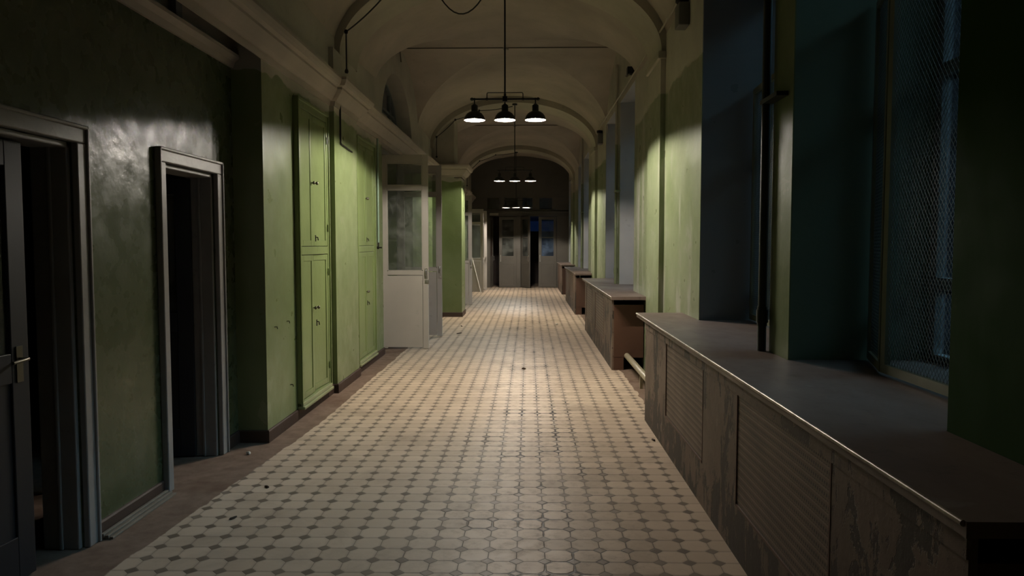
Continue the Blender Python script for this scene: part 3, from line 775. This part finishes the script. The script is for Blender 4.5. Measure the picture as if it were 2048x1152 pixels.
# ------------------------------------------------------------------ pipes, conduits, cables
def single(mb, name, mat, label, cat, group=None, **k):
    o = mb.build(name, mat, None, **k); return tag(o, label, cat, group)
m = MB(); m.tube([(1.25, 7.0, .185), (1.25, 9.54, .185)], .036, 16)
hp = single(m, 'heating_pipe', M['pipe'], 'thick cream heating pipe low between the first two radiator covers', 'pipe', smooth=40)
m = MB(); m.box(1.235, 8.3, 0, 1.265, 8.33, .16); m.build('support', M['pipe'], hp)
for i, (y, lab) in enumerate(((4.64, 'dark riser pipe on the narrow pier between the two nearest windows'), (12.46, 'riser pipe on the narrow pier behind the second radiator cover'), (20.46, 'riser pipe on the narrow pier behind the third radiator cover'))):
    x = XR_-.038; r = .026 if i == 0 else .022
    root = empty('riser_pipe', (x, y, .945)); tag(root, lab, 'pipe', 'vertical riser pipes on the window piers')
    mt = M['pipe_dark'] if i == 0 else M['wall_right']
    m = MB(); m.tube([(x, y, .946), (x, y, 4.5)], r, 14); m.build('pipe', mt, root, smooth=40)
    m = MB(); m.tube([(x, y, 1.12), (x, y, 1.20)], r+.009, 14); m.tube([(x, y, 1.10), (x, y, 1.22)], r+.004, 14); m.build('coupling', mt, root, smooth=40)
    m = MB(); m.box(x-.03, y-.28, 2.44, XR_-.002, y+.03, 2.465); m.build('clamp', mt, root)
    if i:
        m = MB(); m.tube([(x+.01, y+.07, .946), (x+.01, y+.07, 4.4)], .012, 10); m.build('thin_pipe', M['wall_right'], root, smooth=40)
    # shallow vertical ridge of the pier face
# conduit across the vault in the second and third bay
for y, lab in ((12.42, 'thin conduit crossing the vault behind the nearest lamp'), (20.42, 'thin conduit crossing the vault behind the middle lamp')):
    pts = []
    for i in range(25):
        u = -.985 + 1.97*i/24; pts.append((XC+VA*u, y, vz(u, y)-.03))
    pts = [(pts[0][0]+.02, y, 4.55)] + pts
    root = empty('ceiling_conduit', (XC, y, 4.7)); tag(root, lab, 'conduit', 'conduits crossing the vault')
    m = MB(); m.tube(pts, .010, 8); m.build('tube', M['conduit'], root, smooth=40)
    m = MB(); m.lathe([(0, 0), (.045, 0), (.045, .035), (0, .04)], (XC-.06, y, vz(0, y)-.065), 14); m.build('junction_box', M['pale'], root)
m = MB(); m.tube([(1.40, 5.0, 3.90), (1.40, 8.2, 3.86), (1.40, 9.15, 3.86), (1.40, 15.9, 3.90)], .011, 8)
single(m, 'wall_conduit', M['rib'], 'thin conduit running along the top of the window wall', 'conduit')
def knob_at(m, p): m.lathe([(0, -.022), (.016, -.02), (.022, 0), (.016, .02), (0, .022)], p, 10)
for i, yr in enumerate(RIBS):
    y = yr-.02
    root = empty('festoon_cable', (-1.5, y, 4.2))
    tag(root, ['black cable looped over the nearest arch rib on porcelain knobs', 'black cable looped over the second arch rib behind the nearest lamp', 'black cable looped over the farthest arch rib'][i], 'cable', 'cables looped over the arch ribs')
    K = [(-.34, y-.1, 4.50), (-1.05, y, 4.43), (-1.56, y, 4.24), (-1.965, y, 3.88), (-1.965, y, 3.46)]
    pts = []
    for a, b in zip(K, K[1:]):
        a, b = Vector(a), Vector(b)
        sag = (.42 if (i == 0 and a.x > -.5) else .02)
        for j in range(14 if sag > .1 else 6):
            t = j/(14 if sag > .1 else 6); p = a.lerp(b, t); p.z -= sag*4*t*(1-t); pts.append(p)
    pts.append(Vector(K[-1]))
    m = MB(); m.tube(pts, .008, 6); m.build('cord', M['cable'], root, smooth=60)
    for kq in K[1:]:
        m = MB(); knob_at(m, kq); m.build('insulator', M['cable'], root, smooth=50)
m = MB(); x = XL+.062; m.tube([(x, 8.22, 3.10), (x, 8.22, 2.70), (x, 8.24, 2.685), (x, 8.75, 2.66)], .009, 8)
single(m, 'wall_cable', M['cable'], 'dark cable dropping below the cornice between the two cupboards', 'cable')
root = empty('wall_pipe', (XL+.02, 10.45, 1.5)); tag(root, 'thin pale teal pipe on the wall strip beside the open grey door', 'pipe')
m = MB(); m.tube([(XL+.02, 10.45, 3.05), (XL+.02, 10.45, 1.62)], .013, 10); m.build('tube', M['teal'], root, smooth=40)
m = MB(); m.lathe([(0, 0), (.018, .0), (.02, .02), (.008, .03), (.008, .05), (.016, .055), (0, .07)], (XL, 10.45, 1.55), 12, 'x'); m.tube([(XL+.02, 10.45, 1.62), (XL+.02, 10.45, 1.53)], .009, 8); m.build('valve', M['iron'], root, smooth=40)

# small fittings
for i, (y, z, lab) in enumerate(((7.15, 3.60, 'grey loudspeaker box high on the window wall before the nearest arch'), (15.2, 3.58, 'grey loudspeaker box high on the window wall before the second arch'))):
    root = empty('wall_speaker', (XR_-.06, y, z)); tag(root, lab, 'speaker', 'loudspeaker boxes on the window wall')
    m = MB(); m.box(XR_-.10, y-.10, z, XR_, y+.10, z+.21); m.build('case', M['box_grey'], root, bevel=.01)
    m = MB(); m.lathe([(0, .0), (.05, .0), (.06, .01), (.06, .05), (.02, .06), (0, .06)], (XR_-.06, y-.02, z+.215), 16); m.build('driver', M['iron'], root, smooth=40)
root = empty('camera_bracket', (1.40, 10.72, 3.93)); tag(root, 'small dark bracket with pale clip high on the window wall', 'bracket')
m = MB(); m.box(1.37, 10.66, 3.96, XR_, 10.78, 4.06); m.build('housing', M['iron'], root, bevel=.006)
m = MB(); m.tube([(1.40, 10.70, 3.96), (1.36, 10.69, 3.92), (1.34, 10.68, 3.93)], .012, 8); m.build('clip', M['pale'], root, smooth=40)
m = MB(); m.box(-1.42, YF-.075, 2.645, -1.10, YF-.032, 2.735)
single(m, 'sign_box', M['pale'], 'small pale blank sign box over the unlit opening in the end partition', 'sign box', bevel=.008)
# hooks and nails left in the wall beside the first cupboard
for i, (y, z, lab) in enumerate(((6.18, .915, 'bent nail in the wall left of the first cupboard, nearest the pier corner'), (6.50, .93, 'bent nail in the wall just left of the first cupboard frame'), (6.57, .36, 'cross-shaped nail low in the wall beside the first cupboard'))):
    m = MB(); x = XL
    m.tube([(x, y, z), (x+.02, y, z), (x+.023, y, z-.018)], .0035, 6); m.bar((x+.003, y-.014, z), (x+.003, y+.014, z), .005, .005)
    single(m, 'wall_nail', M['iron'], lab, 'nail')
# white stick leaning on the far leaf
m = MB(); m.tube([(-1.53, 24.30, .012), (-1.86, 24.70, 1.19)], .016, 10)
single(m, 'wooden_stick', M['whitestick'], 'long thin white stick leaning against the fourth open door leaf', 'stick', smooth=40)
# lath strips at the foot of the near wall
m = MB()
for j, (dx, dz) in enumerate(((.02, .030), (.045, .022), (.07, .014))): m.box(XLN+dx, 3.96, 0, XLN+dx+.02, 4.70, dz)
single(m, 'floor_lath', M['lath'], 'grooved pale wooden strip lying along the foot of the near wall between the doorways', 'wooden strip', bevel=.003)
def shard(p, s, mat, name, label, seed):
    rnd = random.Random(seed); m = MB()
    bmesh.ops.create_icosphere(m.bm, subdivisions=2, radius=1)
    for v in m.bm.verts: v.co = Vector((v.co.x*s[0], v.co.y*s[1], max(-.6, v.co.z)*s[2]))*(1+rnd.uniform(-.18, .18))
    bmesh.ops.rotate(m.bm, verts=m.bm.verts, cent=(0, 0, 0), matrix=Matrix.Rotation(rnd.uniform(0, 3), 3, 'Z'))
    lo = min(v.co.z for v in m.bm.verts)
    bmesh.ops.translate(m.bm, verts=m.bm.verts, vec=(p[0], p[1], -lo))
    single(m, name, mat, label, 'litter', smooth=40)
shard((.56, 14.9), (.022, .022, .02), M['debris_white'], 'plaster_crumb', 'small white plaster crumb on the floor before the second radiator cover', 1)
shard((-1.24, 13.4), (.09, .012, .01), M['debris_brown'], 'wood_splinter', 'dark splinter on the floor just past the open grey doors', 2)
shard((-1.30, 14.6), (.07, .010, .01), M['debris_brown'], 'wood_splinter', 'dark splinter on the floor before the deep green pier', 3)
shard((1.02, 6.1), (.025, .012, .008), M['debris_brown'], 'cigarette_stub', 'brown stub on the floor at the foot of the foreground radiator cover', 4)
shard((-2.13, 5.62), (.018, .016, .014), M['debris_white'], 'plaster_crumb', 'pale crumb on the cement strip in front of the second small doorway', 5)
shard((-.06, 9.6), (.03, .02, .012), M['debris_brown'], 'dry_leaf', 'brown scrap on the tiles in the middle of the corridor', 6)
shard((-1.72, 4.85), (.025, .010, .008), M['debris_brown'], 'wood_chip', 'dark chip near the tile edge opposite the nearest doorways', 7)
shard((-1.72, 4.28), (.008, .03, .008), M['debris_brown'], 'wood_chip', 'small dark chip on the tiles closest to the camera', 8)

# ------------------------------------------------------------------ world, camera, view
w = bpy.data.worlds.new('dusk'); bpy.context.scene.world = w; w.use_nodes = True
nt = w.node_tree; bg = nt.nodes['Background']
tc = nt.nodes.new('ShaderNodeTexCoord'); sx = nt.nodes.new('ShaderNodeSeparateXYZ'); rp = nt.nodes.new('ShaderNodeValToRGB')
nt.links.new(tc.outputs['Generated'], sx.inputs[0]); nt.links.new(sx.outputs['Z'], rp.inputs[0])
rp.color_ramp.elements[0].position = .42; rp.color_ramp.elements[0].color = (.0026, .0062, .021, 1)
rp.color_ramp.elements[1].position = .62; rp.color_ramp.elements[1].color = (7.6, 14.5, 18.5, 1)
nt.links.new(rp.outputs[0], bg.inputs['Color']); bg.inputs['Strength'].default_value = 1.0

cam = bpy.data.cameras.new('camera'); co = bpy.data.objects.new('camera', cam); COL.objects.link(co)
F, VX, VY = 1510.0, 1057.0, 488.0
cam.sensor_width = 36; cam.lens = 36*F/2048; cam.clip_start = .05; cam.clip_end = 200
pitch = math.atan((576-VY)/F); yaw = math.atan((VX-1024)/math.hypot(F, 576-VY))
co.location = (0, 0, 1.6); co.rotation_euler = (PI/2-pitch, 0, yaw)
sc = bpy.context.scene; sc.camera = co
sc.view_settings.view_transform = 'Standard'; sc.view_settings.look = 'None'
sc.view_settings.exposure = 0.0; sc.view_settings.gamma = .9
sc.cycles.max_bounces = 8; sc.cycles.diffuse_bounces = 5; sc.cycles.glossy_bounces = 4; sc.cycles.transparent_max_bounces = 24
sc.cycles.sample_clamp_indirect = 6.0
